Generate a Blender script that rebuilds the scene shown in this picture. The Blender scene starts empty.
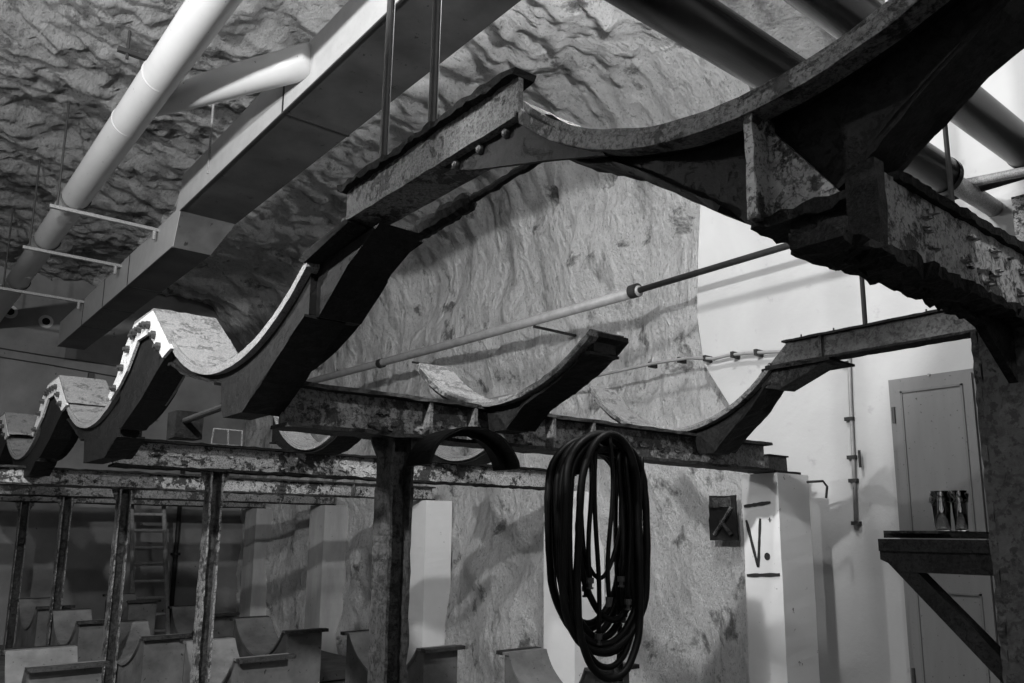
import bpy, bmesh, math, random
from mathutils import Vector, noise, Matrix
random.seed(7)
C=bpy.context.scene.collection
sc=bpy.context.scene
PI=math.pi

# ---------------------------------------------------------------- materials
def newmat(name):
    m=bpy.data.materials.new(name); m.use_nodes=True
    nt=m.node_tree; nt.nodes.clear()
    out=nt.nodes.new('ShaderNodeOutputMaterial'); b=nt.nodes.new('ShaderNodeBsdfPrincipled')
    nt.links.new(b.outputs[0],out.inputs[0])
    return m,nt,b
def nz(nt,co,scale,detail=8,rough=.6,dist=0.,stretch=None):
    n=nt.nodes.new('ShaderNodeTexNoise'); n.inputs['Scale'].default_value=scale
    n.inputs['Detail'].default_value=detail; n.inputs['Roughness'].default_value=rough
    n.inputs['Distortion'].default_value=dist
    if stretch:
        mp=nt.nodes.new('ShaderNodeMapping'); mp.inputs['Scale'].default_value=stretch[:3]
        if len(stretch)>3: mp.inputs['Rotation'].default_value=stretch[3]
        nt.links.new(co,mp.inputs[0]); co=mp.outputs[0]
    nt.links.new(co,n.inputs['Vector'])
    return n.outputs['Fac']
def ramp(nt,fac,stops):
    r=nt.nodes.new('ShaderNodeValToRGB'); e=r.color_ramp.elements
    while len(e)<len(stops): e.new(.5)
    for i,(p,v) in enumerate(stops):
        e[i].position=p; e[i].color=(v,v,v,1)
    nt.links.new(fac,r.inputs[0]); return r.outputs[0]
def math_(nt,op,a,b):
    m=nt.nodes.new('ShaderNodeMath'); m.operation=op
    for i,v in enumerate((a,b)):
        if isinstance(v,(int,float)): m.inputs[i].default_value=v
        else: nt.links.new(v,m.inputs[i])
    return m.outputs[0]
def mix(nt,f,a,b):
    m=nt.nodes.new('ShaderNodeMix'); m.data_type='RGBA'
    nt.links.new(f,m.inputs[0])
    for i,v in ((6,a),(7,b)):
        if isinstance(v,(int,float)): m.inputs[i].default_value=(v,v,v,1)
        else: nt.links.new(v,m.inputs[i])
    return m.outputs[2]
def bump(nt,b,h,strength,dist=.01):
    n=nt.nodes.new('ShaderNodeBump'); n.inputs['Strength'].default_value=strength
    n.inputs['Distance'].default_value=dist
    nt.links.new(h,n.inputs['Height']); nt.links.new(n.outputs[0],b.inputs['Normal'])
def coord(nt):
    g=nt.nodes.new('ShaderNodeNewGeometry'); return g.outputs['Position']
def objco(nt):
    g=nt.nodes.new('ShaderNodeTexCoord'); return g.outputs['Object']

def rusty(name,paint,rust,amt,scale=9,rough=.6,spec=.4,bs=.8,crk=.6,gr=1.):
    """old paint over rust: amt = share of rust"""
    m,nt,b=newmat(name); co=objco(nt)
    big=nz(nt,co,scale*2.6,12,.74,.25); fine=nz(nt,co,scale*12,6,.7); mid=nz(nt,co,scale*.5,4,.55)
    s=math_(nt,'ADD',big,math_(nt,'MULTIPLY',math_(nt,'SUBTRACT',mid,.5),.75))
    c=.5-(amt-.5)*.42
    mask=ramp(nt,s,[(max(0,c-.015),0),(min(1,c+.015),1)])    # 1 = rust
    mask=ramp(nt,s,[(0,0),(max(.01,c-.02),0),(c,.45),(min(.99,c+.03),1),(1,1)])
    specks=ramp(nt,fine,[(0,1),(.53,1),(.57,.35),(1,.12)])
    pv=ramp(nt,mid,[(0,paint*.6),(.5,paint),(1,min(1,paint*1.35))])
    mm=nt.nodes.new('ShaderNodeMix'); mm.data_type='RGBA'; mm.blend_type='MULTIPLY'; mm.inputs[0].default_value=1
    nt.links.new(pv,mm.inputs[6]); nt.links.new(specks,mm.inputs[7])
    rv=ramp(nt,fine,[(0,rust*.4),(.42,rust*.8),(.6,rust*1.8),(1,rust*3.2)])
    grime=ramp(nt,nz(nt,co,scale*5,11,.75,.2),[(0,.3),(.38,.42),(.5,.85),(.6,1.05),(1,1.35)])
    vo=nt.nodes.new('ShaderNodeTexVoronoi'); vo.feature='DISTANCE_TO_EDGE'; vo.inputs['Scale'].default_value=scale*1.1
    wob=nt.nodes.new('ShaderNodeTexNoise'); wob.inputs['Scale'].default_value=scale*2; wob.inputs['Detail'].default_value=6
    nt.links.new(co,wob.inputs['Vector'])
    va=nt.nodes.new('ShaderNodeVectorMath'); va.operation='MULTIPLY_ADD'; va.inputs[1].default_value=(.12,.12,.12)
    nt.links.new(wob.outputs['Color'],va.inputs[0]); nt.links.new(co,va.inputs[2]); nt.links.new(va.outputs[0],vo.inputs['Vector'])
    crack=ramp(nt,vo.outputs['Distance'],[(0,.12),(.012,.35),(.022,1),(1,1)])
    g2=nt.nodes.new('ShaderNodeMix'); g2.data_type='RGBA'; g2.blend_type='MULTIPLY'; g2.inputs[0].default_value=gr
    nt.links.new(mix(nt,mask,mm.outputs[2],rv),g2.inputs[6]); nt.links.new(grime,g2.inputs[7])
    g3=nt.nodes.new('ShaderNodeMix'); g3.data_type='RGBA'; g3.blend_type='MULTIPLY'; g3.inputs[0].default_value=crk
    nt.links.new(g2.outputs[2],g3.inputs[6]); nt.links.new(crack,g3.inputs[7])
    nt.links.new(g3.outputs[2],b.inputs['Base Color'])
    b.inputs['Roughness'].default_value=rough; b.inputs['Specular IOR Level'].default_value=spec
    h=math_(nt,'ADD',math_(nt,'MULTIPLY',math_(nt,'SUBTRACT',1,mask),.45),math_(nt,'MULTIPLY',fine,.5))
    bump(nt,b,h,bs,.006)
    return m
def plain(name,v,rough=.6,spec=.4,metal=0,var=.12,scale=12,specks=0,bs=.15,stretch=None):
    m,nt,b=newmat(name); co=objco(nt)
    n=nz(nt,co,scale,7,.6,0,stretch); f=nz(nt,co,scale*6,5,.65)
    col=ramp(nt,n,[(.25,v*(1-var)),(.75,min(1,v*(1+var)))])
    if specks:
        sp=ramp(nt,f,[(0,1),(.7-specks*.12,1),(.73-specks*.12,.25),(1,.2)])
        mm=nt.nodes.new('ShaderNodeMix'); mm.data_type='RGBA'; mm.blend_type='MULTIPLY'; mm.inputs[0].default_value=1
        nt.links.new(col,mm.inputs[6]); nt.links.new(sp,mm.inputs[7]); col=mm.outputs[2]
    nt.links.new(col,b.inputs['Base Color'])
    b.inputs['Roughness'].default_value=rough; b.inputs['Specular IOR Level'].default_value=spec
    b.inputs['Metallic'].default_value=metal
    bump(nt,b,f,bs,.004)
    return m
def ridged(nt,co,scale,detail,dist,stretch,kind='RIDGED_MULTIFRACTAL'):
    mp=nt.nodes.new('ShaderNodeMapping'); mp.inputs['Scale'].default_value=stretch[:3]; mp.inputs['Rotation'].default_value=stretch[3]
    nt.links.new(co,mp.inputs[0])
    n=nt.nodes.new('ShaderNodeTexNoise'); n.noise_type=kind; n.inputs['Scale'].default_value=scale; n.inputs['Detail'].default_value=detail
    n.inputs['Roughness'].default_value=.55; n.inputs['Distortion'].default_value=dist
    try: n.inputs['Offset'].default_value=.9; n.inputs['Gain'].default_value=1.6
    except Exception: pass
    nt.links.new(mp.outputs[0],n.inputs['Vector']); return n.outputs['Fac']
def rockmat(name,lo,hi,stretch,bs=1.,bd=.09,stain_lo=.16,rs=2.2):
    m,nt,b=newmat(name); co=coord(nt)
    mot=nz(nt,co,1.6,9,.70,.3); st=nz(nt,co,9,11,.74,.25,stretch); fi=nz(nt,co,38,9,.78,.1,stretch); bl=nz(nt,co,2.6,9,.7,.3)
    rg=ridged(nt,co,rs,9,.5,stretch)
    iso=nz(nt,co,14,10,.78,.1); s=math_(nt,'ADD',math_(nt,'MULTIPLY',mot,.5),math_(nt,'MULTIPLY',iso,.5))
    base=ramp(nt,s,[(0,lo*.5),(.36,lo*.9),(.46,(lo+hi)/2),(.6,hi),(1,hi*1.1)])
    stain=ramp(nt,bl,[(0,1),(.58,1),(.615,.6),(.66,stain_lo*1.6),(1,stain_lo)])
    sp=ramp(nt,fi,[(0,.2),(.38,.5),(.44,.95),(.5,1),(1,1)])
    cr=ramp(nt,rg,[(0,.45),(.05,.85),(.12,1),(1,1.0)])
    def mul(a,b_):
        mm=nt.nodes.new('ShaderNodeMix'); mm.data_type='RGBA'; mm.blend_type='MULTIPLY'; mm.inputs[0].default_value=1
        nt.links.new(a,mm.inputs[6]); nt.links.new(b_,mm.inputs[7]); return mm.outputs[2]
    vs=nz(nt,co,1.5,8,.7,.3,(1,1,.22,(0,0,0)))
    stain=mul(stain,ramp(nt,vs,[(0,1),(.55,1),(.63,.55),(.72,.22),(1,.15)]))
    nt.links.new(mul(mul(mul(base,stain),sp),cr),b.inputs['Base Color'])
    b.inputs['Roughness'].default_value=.8; b.inputs['Specular IOR Level'].default_value=.25
    h=math_(nt,'ADD',math_(nt,'ADD',math_(nt,'MULTIPLY',st,.8),math_(nt,'MULTIPLY',fi,.55)),math_(nt,'MULTIPLY',rg,.35))
    bump(nt,b,h,bs,bd)
    return m

M={}
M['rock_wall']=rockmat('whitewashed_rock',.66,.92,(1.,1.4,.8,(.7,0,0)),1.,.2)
M['rock_ceiling']=rockmat('ceiling_rock',.34,.58,(1.2,.6,1.,(0,0,.75)),1.,.22,.3,2.0)
def plaster():
    m,nt,b=newmat('white_plaster'); co=coord(nt)
    a=nz(nt,co,1.2,6,.55,.4); f=nz(nt,co,34,6,.6); d=nz(nt,co,6,9,.7)
    base=ramp(nt,a,[(.3,.31),(.7,.39)]); st=ramp(nt,d,[(0,1),(.6,1),(.68,.82),(.78,.4),(1,.3)])
    mm=nt.nodes.new('ShaderNodeMix'); mm.data_type='RGBA'; mm.blend_type='MULTIPLY'; mm.inputs[0].default_value=1
    nt.links.new(base,mm.inputs[6]); nt.links.new(st,mm.inputs[7]); nt.links.new(mm.outputs[2],b.inputs['Base Color'])
    b.inputs['Roughness'].default_value=.8; bump(nt,b,math_(nt,'ADD',a,math_(nt,'MULTIPLY',f,.2)),.35,.02)
    return m
M['plaster']=plaster()
M['concrete']=plain('grey_concrete_wall',.17,.9,.2,0,.35,1.5,.2,.3)
M['floor']=plain('dirty_concrete_floor',.13,.8,.3,0,.5,5,.8,.6)
M['steel_dark']=rusty('dark_rusted_steel',.045,.016,.40,7,.65,.2)
M['steel_black']=rusty('blackened_saddle_web',.012,.006,.45,6,.6,.15,.5)
M['steel_edge']=rusty('grey_painted_flange_edge',.15,.018,.36,12,.6,.3,1.)
M['steel_peel']=rusty('peeling_pale_paint_on_steel',.42,.03,.40,9,.6,.35,1.,.7,.7)
M['steel_row']=rusty('mottled_beam_web',.28,.05,.38,7,.6,.4,1.)
M['steel_post']=rusty('flaking_post_paint',.24,.03,.42,12,.6,.35,.9)
M['column']=rusty('brown_grey_column_paint',.06,.02,.30,5,.6,.35,.6)
M['rust_crust']=rusty('crusted_black_rust',.035,.012,.75,14,.85,.12,1.4)
M['white_edge']=rusty('white_painted_edge',.22,.12,.12,14,.55,.4,.5,.4,.5)
M['white_plate']=rusty('white_gusset_paint',.56,.2,.05,13,.5,.4,.4,.2,.25)
M['felt']=rusty('gritty_grey_saddle_top',.22,.09,.30,22,.9,.2,1.,.0,.6)
M['bolt']=plain('dark_bolt_steel',.03,.5,.5,0,.3,40)
M['rivet']=plain('worn_rivet_steel',.05,.5,.5,0,.4,60,.5)
M['pipe_white']=plain('cream_pipe_enamel',.42,.38,.5,0,.06,3,.25,.03)
M['pipe_black']=plain('glossy_black_pipe_lagging',.002,.26,.10,0,.3,20,0,.05)
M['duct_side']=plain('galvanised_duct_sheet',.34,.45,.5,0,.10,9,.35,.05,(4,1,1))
M['duct_dark']=plain('shaded_duct_sheet',.06,.5,.2,.0,.5,2.5,.5,.06)  # duct sheet darkened to put the underside shade into its colour
M['galv']=plain('galvanised_bar',.28,.5,.5,0,.3,50,1.4,.3)
M['rod']=plain('dull_iron_rod',.02,.55,.2,0,.4,18,.4,.3)
M['conduit']=plain('painted_wall_conduit',.20,.5,.5,0,.25,12,.4,.2)
M['rubber']=plain('black_rubber_hose',.004,.5,.12,0,.3,20,0,.1)
M['brass']=plain('dull_hose_coupling',.06,.4,.6,.5,.3,30)
M['pillar']=plain('whitewashed_pillar',.62,.75,.3,0,.06,3,.25,.15)
M['dim_pier']=plain('dimmed_mottled_pier',.34,.85,.2,0,.4,2.2,.3,.3,(1,1,.3))  # far piers: dim light put into the colour, with mottled grime
M['paint_black']=plain('black_marking_paint',.02,.6,.3)
M['cupboard']=plain('grey_painted_wood',.13,.55,.35,0,.12,9,.4,.1,(1,1,.15))
M['cupboard_dark']=plain('worn_grey_wood',.11,.55,.35,0,.15,9,.4,.1,(1,1,.15))
M['bracket']=rusty('black_bracket_steel',.02,.01,.4,12,.65,.15,.5)
M['cradle_top']=plain('worn_curved_steel_sheet',.12,.5,.4,0,.4,7,.5,.2)
M['cradle_block']=plain('sooty_cradle_concrete',.10,.85,.2,0,.5,4,.5,.4)
M['hole']=plain('dark_cavity',.012,.9,.1)
M['ladder']=plain('old_ladder_wood',.22,.7,.3,0,.3,20,.5,.3)
m,nt,b=newmat('clear_drinking_glass'); b.inputs['Base Color'].default_value=(.9,.9,.9,1); b.inputs['Transmission Weight'].default_value=1; b.inputs['Roughness'].default_value=.05; b.inputs['IOR'].default_value=1.45
M['glass']=m

# ---------------------------------------------------------------- object helpers
def thing(name,label,cat,loc=(0,0,0),group=None):
    o=bpy.data.objects.new(name,None); C.objects.link(o); o.location=loc
    o.empty_display_size=.1
    o['label']=label; o['category']=cat; o['origin']=list(loc)
    if group:o['group']=group
    return o
ORG={}
def root(name,label,cat,loc=(0,0,0),group=None):
    o=thing(name,label,cat,loc,group); del o['origin']; ORG[o.name]=Vector(loc); return o
def obj(name,bm,mat,parent=None,smooth=False):
    if parent is not None:
        off=ORG[parent.name]; bmesh.ops.translate(bm,vec=-off,verts=bm.verts)
    bmesh.ops.recalc_face_normals(bm,faces=bm.faces)
    me=bpy.data.meshes.new(name); bm.to_mesh(me); bm.free()
    o=bpy.data.objects.new(name,me); C.objects.link(o)
    me.materials.append(mat)
    if smooth:
        for p in me.polygons:p.use_smooth=True
    if parent is not None:
        o.parent=parent; ORG[o.name]=off
    else: ORG[o.name]=Vector((0,0,0))
    return o
def tag(o,label,cat,group=None):
    o['label']=label;o['category']=cat
    if group:o['group']=group
    return o
def struct(name,bm,mat,smooth=False):
    o=obj(name,bm,mat,None,smooth); o['kind']='structure'; return o
def NB(): return bmesh.new()
def box(bm,x0,x1,y0,y1,z0,z1):
    vs=[bm.verts.new((x,y,z)) for x in (x0,x1) for y in (y0,y1) for z in (z0,z1)]
    for f in ((0,1,3,2),(4,6,7,5),(0,4,5,1),(2,3,7,6),(0,2,6,4),(1,5,7,3)): bm.faces.new([vs[i] for i in f])
    return bm
def prism(bm,pts,a,b,axis='x'):
    """2D polygon extruded along axis; axis x: pts=(y,z); y: pts=(x,z); z: pts=(x,y)"""
    def v(p,t):
        return {'x':(t,p[0],p[1]),'y':(p[0],t,p[1]),'z':(p[0],p[1],t)}[axis]
    A=[bm.verts.new(v(p,a)) for p in pts];B=[bm.verts.new(v(p,b)) for p in pts]
    n=len(pts)
    bm.faces.new(A);bm.faces.new(B[::-1])
    for i in range(n): bm.faces.new((A[i],A[(i+1)%n],B[(i+1)%n],B[i]))
    return bm
def tube(bm,pts,r,seg=12,cap=True):
    pts=[Vector(p) for p in pts]; rings=[]
    n=len(pts); ref=None
    for i,p in enumerate(pts):
        t=(pts[min(i+1,n-1)]-pts[max(i-1,0)]).normalized()
        if ref is None:
            ref=Vector((0,0,1)) if abs(t.z)<.9 else Vector((1,0,0))
        s=t.cross(ref).normalized(); ref=s.cross(t).normalized()
        rr=r[i] if isinstance(r,(list,tuple)) else r
        rings.append([bm.verts.new(p+(s*math.cos(a)+ref*math.sin(a))*rr) for a in [2*PI*k/seg for k in range(seg)]])
    for A,B in zip(rings,rings[1:]):
        for k in range(seg): bm.faces.new((A[k],A[(k+1)%seg],B[(k+1)%seg],B[k]))
    if cap: bm.faces.new(rings[0][::-1]);bm.faces.new(rings[-1])
    return bm
def loop_tube(bm,pts,r,seg=8):
    pts=[Vector(p) for p in pts]; n=len(pts); rings=[]
    for i,p in enumerate(pts):
        t=(pts[(i+1)%n]-pts[i-1]).normalized(); ref=Vector((0,1,0)); s=t.cross(ref).normalized(); u=s.cross(t)
        rings.append([bm.verts.new(p+(s*math.cos(a)+u*math.sin(a))*r) for a in [2*PI*k/seg for k in range(seg)]])
    for i in range(n):
        A,B=rings[i],rings[(i+1)%n]
        for k in range(seg): bm.faces.new((A[k],A[(k+1)%seg],B[(k+1)%seg],B[k]))
    return bm
def slices(bm,axis,step):
    ax=Vector((axis=='x',axis=='y',axis=='z')); i='xyz'.index(axis)
    lo=min(v.co[i] for v in bm.verts);hi=max(v.co[i] for v in bm.verts)
    k=lo+step
    while k<hi-step*.3:
        g=bm.verts[:]+bm.edges[:]+bm.faces[:]
        bmesh.ops.bisect_plane(bm,geom=g,plane_co=ax*k,plane_no=ax); k+=step
    return bm
def jitter(bm,amp,freq=18,seed=0,fn=None):
    for v in bm.verts:
        p=v.co*freq+Vector((seed,seed*1.7,0))
        d=noise.noise_vector(p)+.5*noise.noise_vector(p*2.3)
        v.co+=d*amp*(fn(v.co) if fn else 1)
    return bm
def bolt_bm(p,axis,r=.016,h=.014,seg=6):
    bm=NB(); a=Vector(axis).normalized(); p=Vector(p)
    tube(bm,[p-a*.004,p+a*h],r,seg); tube(bm,[p+a*h,p+a*(h+.012)],r*.5,8)
    return bm
def round_rivet(p,axis,r=.018):
    bm=NB(); a=Vector(axis).normalized(); p=Vector(p)
    tube(bm,[p-a*.004,p+a*.004,p+a*.010,p+a*.014],[r,r,r*.8,r*.35],12); return bm

# ---------------------------------------------------------------- setting
def fb(p,o=4):
    return noise.fractal(p,1.0,2.1,o)
def rock_surface():
    # profile in (x,z) from floor up the wall over to the vault
    prof=[]
    n1=90
    for i in range(n1): prof.append((5.22,-.05+4.4*i/n1,1,0))
    R=1.05; nc=26
    for i in range(nc+1):
        a=PI/2*i/nc; prof.append((5.22-R+R*math.cos(a),4.35+R*math.sin(a),math.cos(a),math.sin(a)))
    n3=170
    for i in range(1,n3+1): prof.append((4.17-8.7*i/n3,5.40,0,1))
    return prof
prof=rock_surface(); NY=260; Y0,Y1=-4.6,13.9
def rock_pt(pr_,y):
    x,z,nx,nz_=pr_
    p=Vector((x,y,z))
    if nx>.02:
        q=Vector((x,y*.9,z*.9))
        # steep slanting striations on the wall
        s=Vector((x*2,(y+z*.35)*3.2,z*.8))
        d=.22*fb(q*.75+Vector((3,1,2)),3)+.06*fb(s,4)+.03*fb(p*3.1,4)+.022*abs(fb(p*7,3))
        k=max(0,min(1,(y-3.5)/1.3)); dw=d*(.12+.88*k)-.13*(1-k)
    else: dw=0
    s=Vector(((x*.8+y*.35)*1.0,(y-x*.5)*1.5,z))
    rid=1-abs(noise.noise(s*1.15+Vector((7,2,0))))*2
    dc=.20*fb(p*.55+Vector((1,5,2)),3)+.06*rid+.045*fb(s*2.6,4)+.05*(1-2*abs(fb(s*3.3+Vector((0,9,0)),3)))+.03*fb(p*7,3)
    d=dw*nx+dc*nz_
    return (x+d*nx,y,z+d*nz_)
def grid(rows):
    bm=NB(); V=[[bm.verts.new(p) for p in r] for r in rows]
    for i in range(len(V)-1):
        for j in range(len(V[0])-1): bm.faces.new((V[i][j],V[i+1][j],V[i+1][j+1],V[i][j+1]))
    return bm
ys=[]
y=Y0
while y<Y1: ys.append(y); y+= .16 if y<1 else (.035 if y<8 else .055)
ys.append(Y1)
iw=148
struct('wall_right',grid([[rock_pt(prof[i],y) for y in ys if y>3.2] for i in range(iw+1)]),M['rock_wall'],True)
bm=grid([[rock_pt(prof[i],y) for y in ys] for i in range(iw,len(prof))])
V_=[[bm.verts.new(rock_pt(prof[i],y)) for y in ys if y<=3.3] for i in range(92,iw+1)]
for A_,B_ in zip(V_,V_[1:]):
    for k in range(len(A_)-1): bm.faces.new((A_[k],B_[k],B_[k+1],A_[k+1]))
struct('ceiling',bm,M['rock_ceiling'],True)
# smooth plastered part of the right wall, with its own top
bm=NB(); prism(bm,[(-4.6,-.05),(3.36,-.05),(3.40,.8),(3.38,1.4),(3.44,2.0),(3.5,2.4),(3.66,2.65),(3.82,2.9),(3.87,3.3),(3.84,3.8),(3.80,4.2),(3.7,4.9),(3.4,5.3),(3.2,5.6),(-4.6,5.6)],5.0,5.12,'x')
struct('wall_front',bm,M['plaster'])
def band(y,z,dy=.15,amp=.06):
    pass
bm=NB(); box(bm,-4.6,5.6,13.8,13.95,-.05,5.5); struct('wall_back',bm,M['concrete'])
bm=NB(); box(bm,-4.6,-4.5,-4.6,13.9,-.05,5.5); struct('wall_left',bm,M['concrete'])
bm=NB(); box(bm,-4.6,5.2,-4.7,-4.6,-.05,5.5); struct('wall_rear',bm,M['concrete'])
bm=NB(); bmesh.ops.create_grid(bm,x_segments=60,y_segments=100,size=1)
for v in bm.verts: v.co=Vector((v.co.x*5.05+.55,v.co.y*9.3+4.65,.03*fb(Vector((v.co.x*6,v.co.y*10,0)),3)-.015))
struct('floor',bm,M['floor'],True)

# ---------------------------------------------------------------- steel beams along X
def ibeam_x(name,label,x0,x1,yc,z0,z1,w,mt,mf,group,rough=.006,stiff=(),step=.06,webx=None,flange_t=.016,starty=0):
    r=root(name,label,'beam',((x0+x1)/2,yc,z0),group)
    for nm,za,zb in (('top_flange',z1-flange_t,z1),('bottom_flange',z0,z0+flange_t)):
        bm=box(NB(),x0,x1,yc-w/2,yc+w/2,za,zb); slices(bm,'x',step)
        jitter(bm,rough,22,za); obj(nm,bm,mf,r)
    bm=box(NB(),x0+.004,x1-.004,yc-w*.12,yc+w*.06,z0+flange_t*.8,z1-flange_t*.8); slices(bm,'x',step*2)
    slices(bm,'z',.04); jitter(bm,rough*.5,14,3)
    obj('web',bm,mt,r)
    for xs in stiff:
        bm=box(NB(),xs-.008,xs+.008,yc-w/2+.003,yc-w*.1,z0+flange_t,z1-flange_t); obj('stiffener',bm,M['steel_edge'],r)
    return r
G='painted steel cross beams carrying the saddles'
b0=root('cross_beam','nearest heavy cross beam with thick flaking pale paint, overhead at right','beam',(2.5,.53,1.965),G)
bm=box(NB(),1.12,4.3,.498,.60,2.108,2.125); slices(bm,'x',.012); jitter(bm,.005,30,1); obj('top_flange',bm,M['rust_crust'],b0)
bm=box(NB(),.90,4.3,.476,.545,1.962,1.982); slices(bm,'x',.012); slices(bm,'y',.02); jitter(bm,.009,32,4); obj('bottom_flange',bm,M['rust_crust'],b0)
bm=box(NB(),1.05,4.3,.508,.522,1.975,2.115); slices(bm,'x',.02); slices(bm,'z',.02); jitter(bm,.0022,30,3); obj('web',bm,M['steel_peel'],b0)
b1=ibeam_x('cross_beam','cross beam that the black hose coil hangs from, ending on the V. pillar',1.192,4.26,2.85,1.975,2.147,.16,M['steel_row'],M['steel_dark'],G,.006,(1.815,2.045,2.50,2.76),.05)
b2=ibeam_x('cross_beam','second cross beam back, pale peeling paint, under the wire frame',1.192,4.95,5.33,1.975,2.15,.16,M['steel_peel'],M['rust_crust'],G,.008,(),.05)
b3=ibeam_x('cross_beam','third cross beam back with curling pale paint along its web',.80,5.12,7.78,1.955,2.11,.16,M['steel_peel'],M['steel_dark'],G,.008,(4.1,),.06)
b4=ibeam_x('cross_beam','fourth cross beam back, a dark strip just under the third one',.80,5.12,10.2,1.95,2.13,.16,M['steel_post'],M['rust_crust'],G,.008,(),.1)
b5=ibeam_x('cross_beam','farthest cross beam near the end wall, above the wooden ladder',.80,5.12,12.6,1.95,2.12,.16,M['steel_post'],M['rust_crust'],G,.008,(),.1)
obj('dark_end_stub',jitter(slices(box(NB(),1.03,1.056,.490,.535,1.975,2.112),'z',.02),.004,30),M['rust_crust'],b0)  # dark stub added to cover the brightly lit end of the web
# ragged rust crust hanging under the near beam
bm=NB()
for k in range(70):
    x=.92+.8*k/70+random.uniform(-.01,.01); y=random.uniform(.485,.54)
    s=random.uniform(.008,.026); vs=[bm.verts.new((x+random.uniform(-s,s),y+random.uniform(-s,s),1.972)) for _ in range(3)]
    t=bm.verts.new((x,y,1.966-random.uniform(.003,.016)))
    for i in range(3): bm.faces.new((vs[i],vs[(i+1)%3],t))
    bm.faces.new(vs)
obj('rust_flakes',bm,M['rust_crust'],b0)['kind']='stuff'
# chunks of curled paint on beams 1..3
def flakes(beam,x0,x1,y,z0,z1,n,smax,mat):
    bm=NB()
    for k in range(n):
        x=random.uniform(x0,x1); z=random.uniform(z0,z1); s=random.uniform(.25,1)*smax; m_=13
        rr_=[random.uniform(.35,1.3) for _ in range(m_)]
        p=[(x+s*q*math.cos(a),z+.34*s*q*math.sin(a)) for q,a in zip(rr_,[2*PI*i/m_ for i in range(m_)])]
        A=[bm.verts.new((q[0],y-.002-(random.uniform(0,.012) if q[1]<z else 0),q[1])) for i,q in enumerate(p)]
        c=bm.verts.new((x,y-.003,z)); 
        B=[bm.verts.new((q[0],y+.004,q[1])) for q in p]
        bm.faces.new(B[::-1])
        for i in range(m_): bm.faces.new((A[i],A[(i+1)%m_],B[(i+1)%m_],B[i])); bm.faces.new((c,A[(i+1)%m_],A[i]))
    o=obj('paint_flakes',bm,mat,beam); o['kind']='stuff'
flakes(b0,1.2,2.3,.507,1.99,2.09,60,.016,M['steel_peel'])
flakes(b1,1.3,4.1,2.829,2.0,2.08,34,.05,M['steel_edge'])
flakes(b2,1.3,3.2,5.309,2.0,2.11,36,.06,M['steel_peel'])
flakes(b3,1.2,4.4,7.759,1.98,2.09,60,.07,M['steel_peel'])

# ---------------------------------------------------------------- posts
def post(label,x,y,top,w=.10,d=.11,mat='steel_post',rough=.006):
    r=root('steel_post',label,'post',(x,y,0),'rusty steel posts under the cross beams')
    t=.012; st=.035 if y<9 else .08
    for nm,xa in (('flange',x-w/2),('flange',x+w/2-t)):
        bm=box(NB(),xa,xa+t,y-d/2,y+d/2,.012,top); slices(bm,'z',st); jitter(bm,rough,18,x); obj(nm,bm,M[mat],r)
    bm=box(NB(),x-w/2+t,x+w/2-t,y-.006,y+.008,.012,top); slices(bm,'z',.1); obj('web',bm,M['steel_dark'],r)
    bm=box(NB(),x-w,x+w,y-d*.8,y+d*.8,0,.014); obj('base_plate',bm,M[mat],r)
    for s in (-1,1):
        bm=prism(NB(),[(x+s*w*.5,top),(x+s*w*1.1,top),(x+s*w*1.0,top-.03),(x+s*w*.5,top-.14)],y-.006,y+.006,'y'); obj('gusset',bm,M[mat],r)
    return r
post('dark steel post left of the hose coil, under the beam end of the half-ring clamp',1.70,2.86,1.975,.105,.12,'column')  # darker colour than the other posts stands in for weak light
post('scarred steel post to the right of the wooden ladder',1.82,5.33,1.975,.085,.11)
post('tapering flaking post just left of the wooden ladder',1.87,7.78,1.955,.10,.12)
post('thin flaking post second from the left edge',1.86,10.2,1.95,.10,.13)
post('blackened post at the left edge of the row',1.80,12.6,1.95,.11,.13)
# near column, carrying the shelf bracket
r=root('steel_column','thick pitted steel column at right edge carrying the shelf bracket','column',(1.66,.52,0))
for a,b_ in ((.475,.487),(.573,.585)):
    bm=box(NB(),1.545,1.76,a,b_,.015,1.965); slices(bm,'z',.012 if a>.5 else .04); jitter(bm,.0035,40,a); obj('flange',bm,M['column'],r)
bm=box(NB(),1.545,1.56,.487,.573,.015,1.965); slices(bm,'z',.03); jitter(bm,.002,30,1); obj('web',bm,M['column'],r)
obj('base_plate',box(NB(),1.5,1.8,.43,.63,0,.015),M['column'],r)
bm=prism(NB(),[(1.552,1.965),(1.30,1.968),(1.42,1.945),(1.552,1.86)],.515,.53,'y'); obj('gusset',bm,M['rust_crust'],r)
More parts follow.
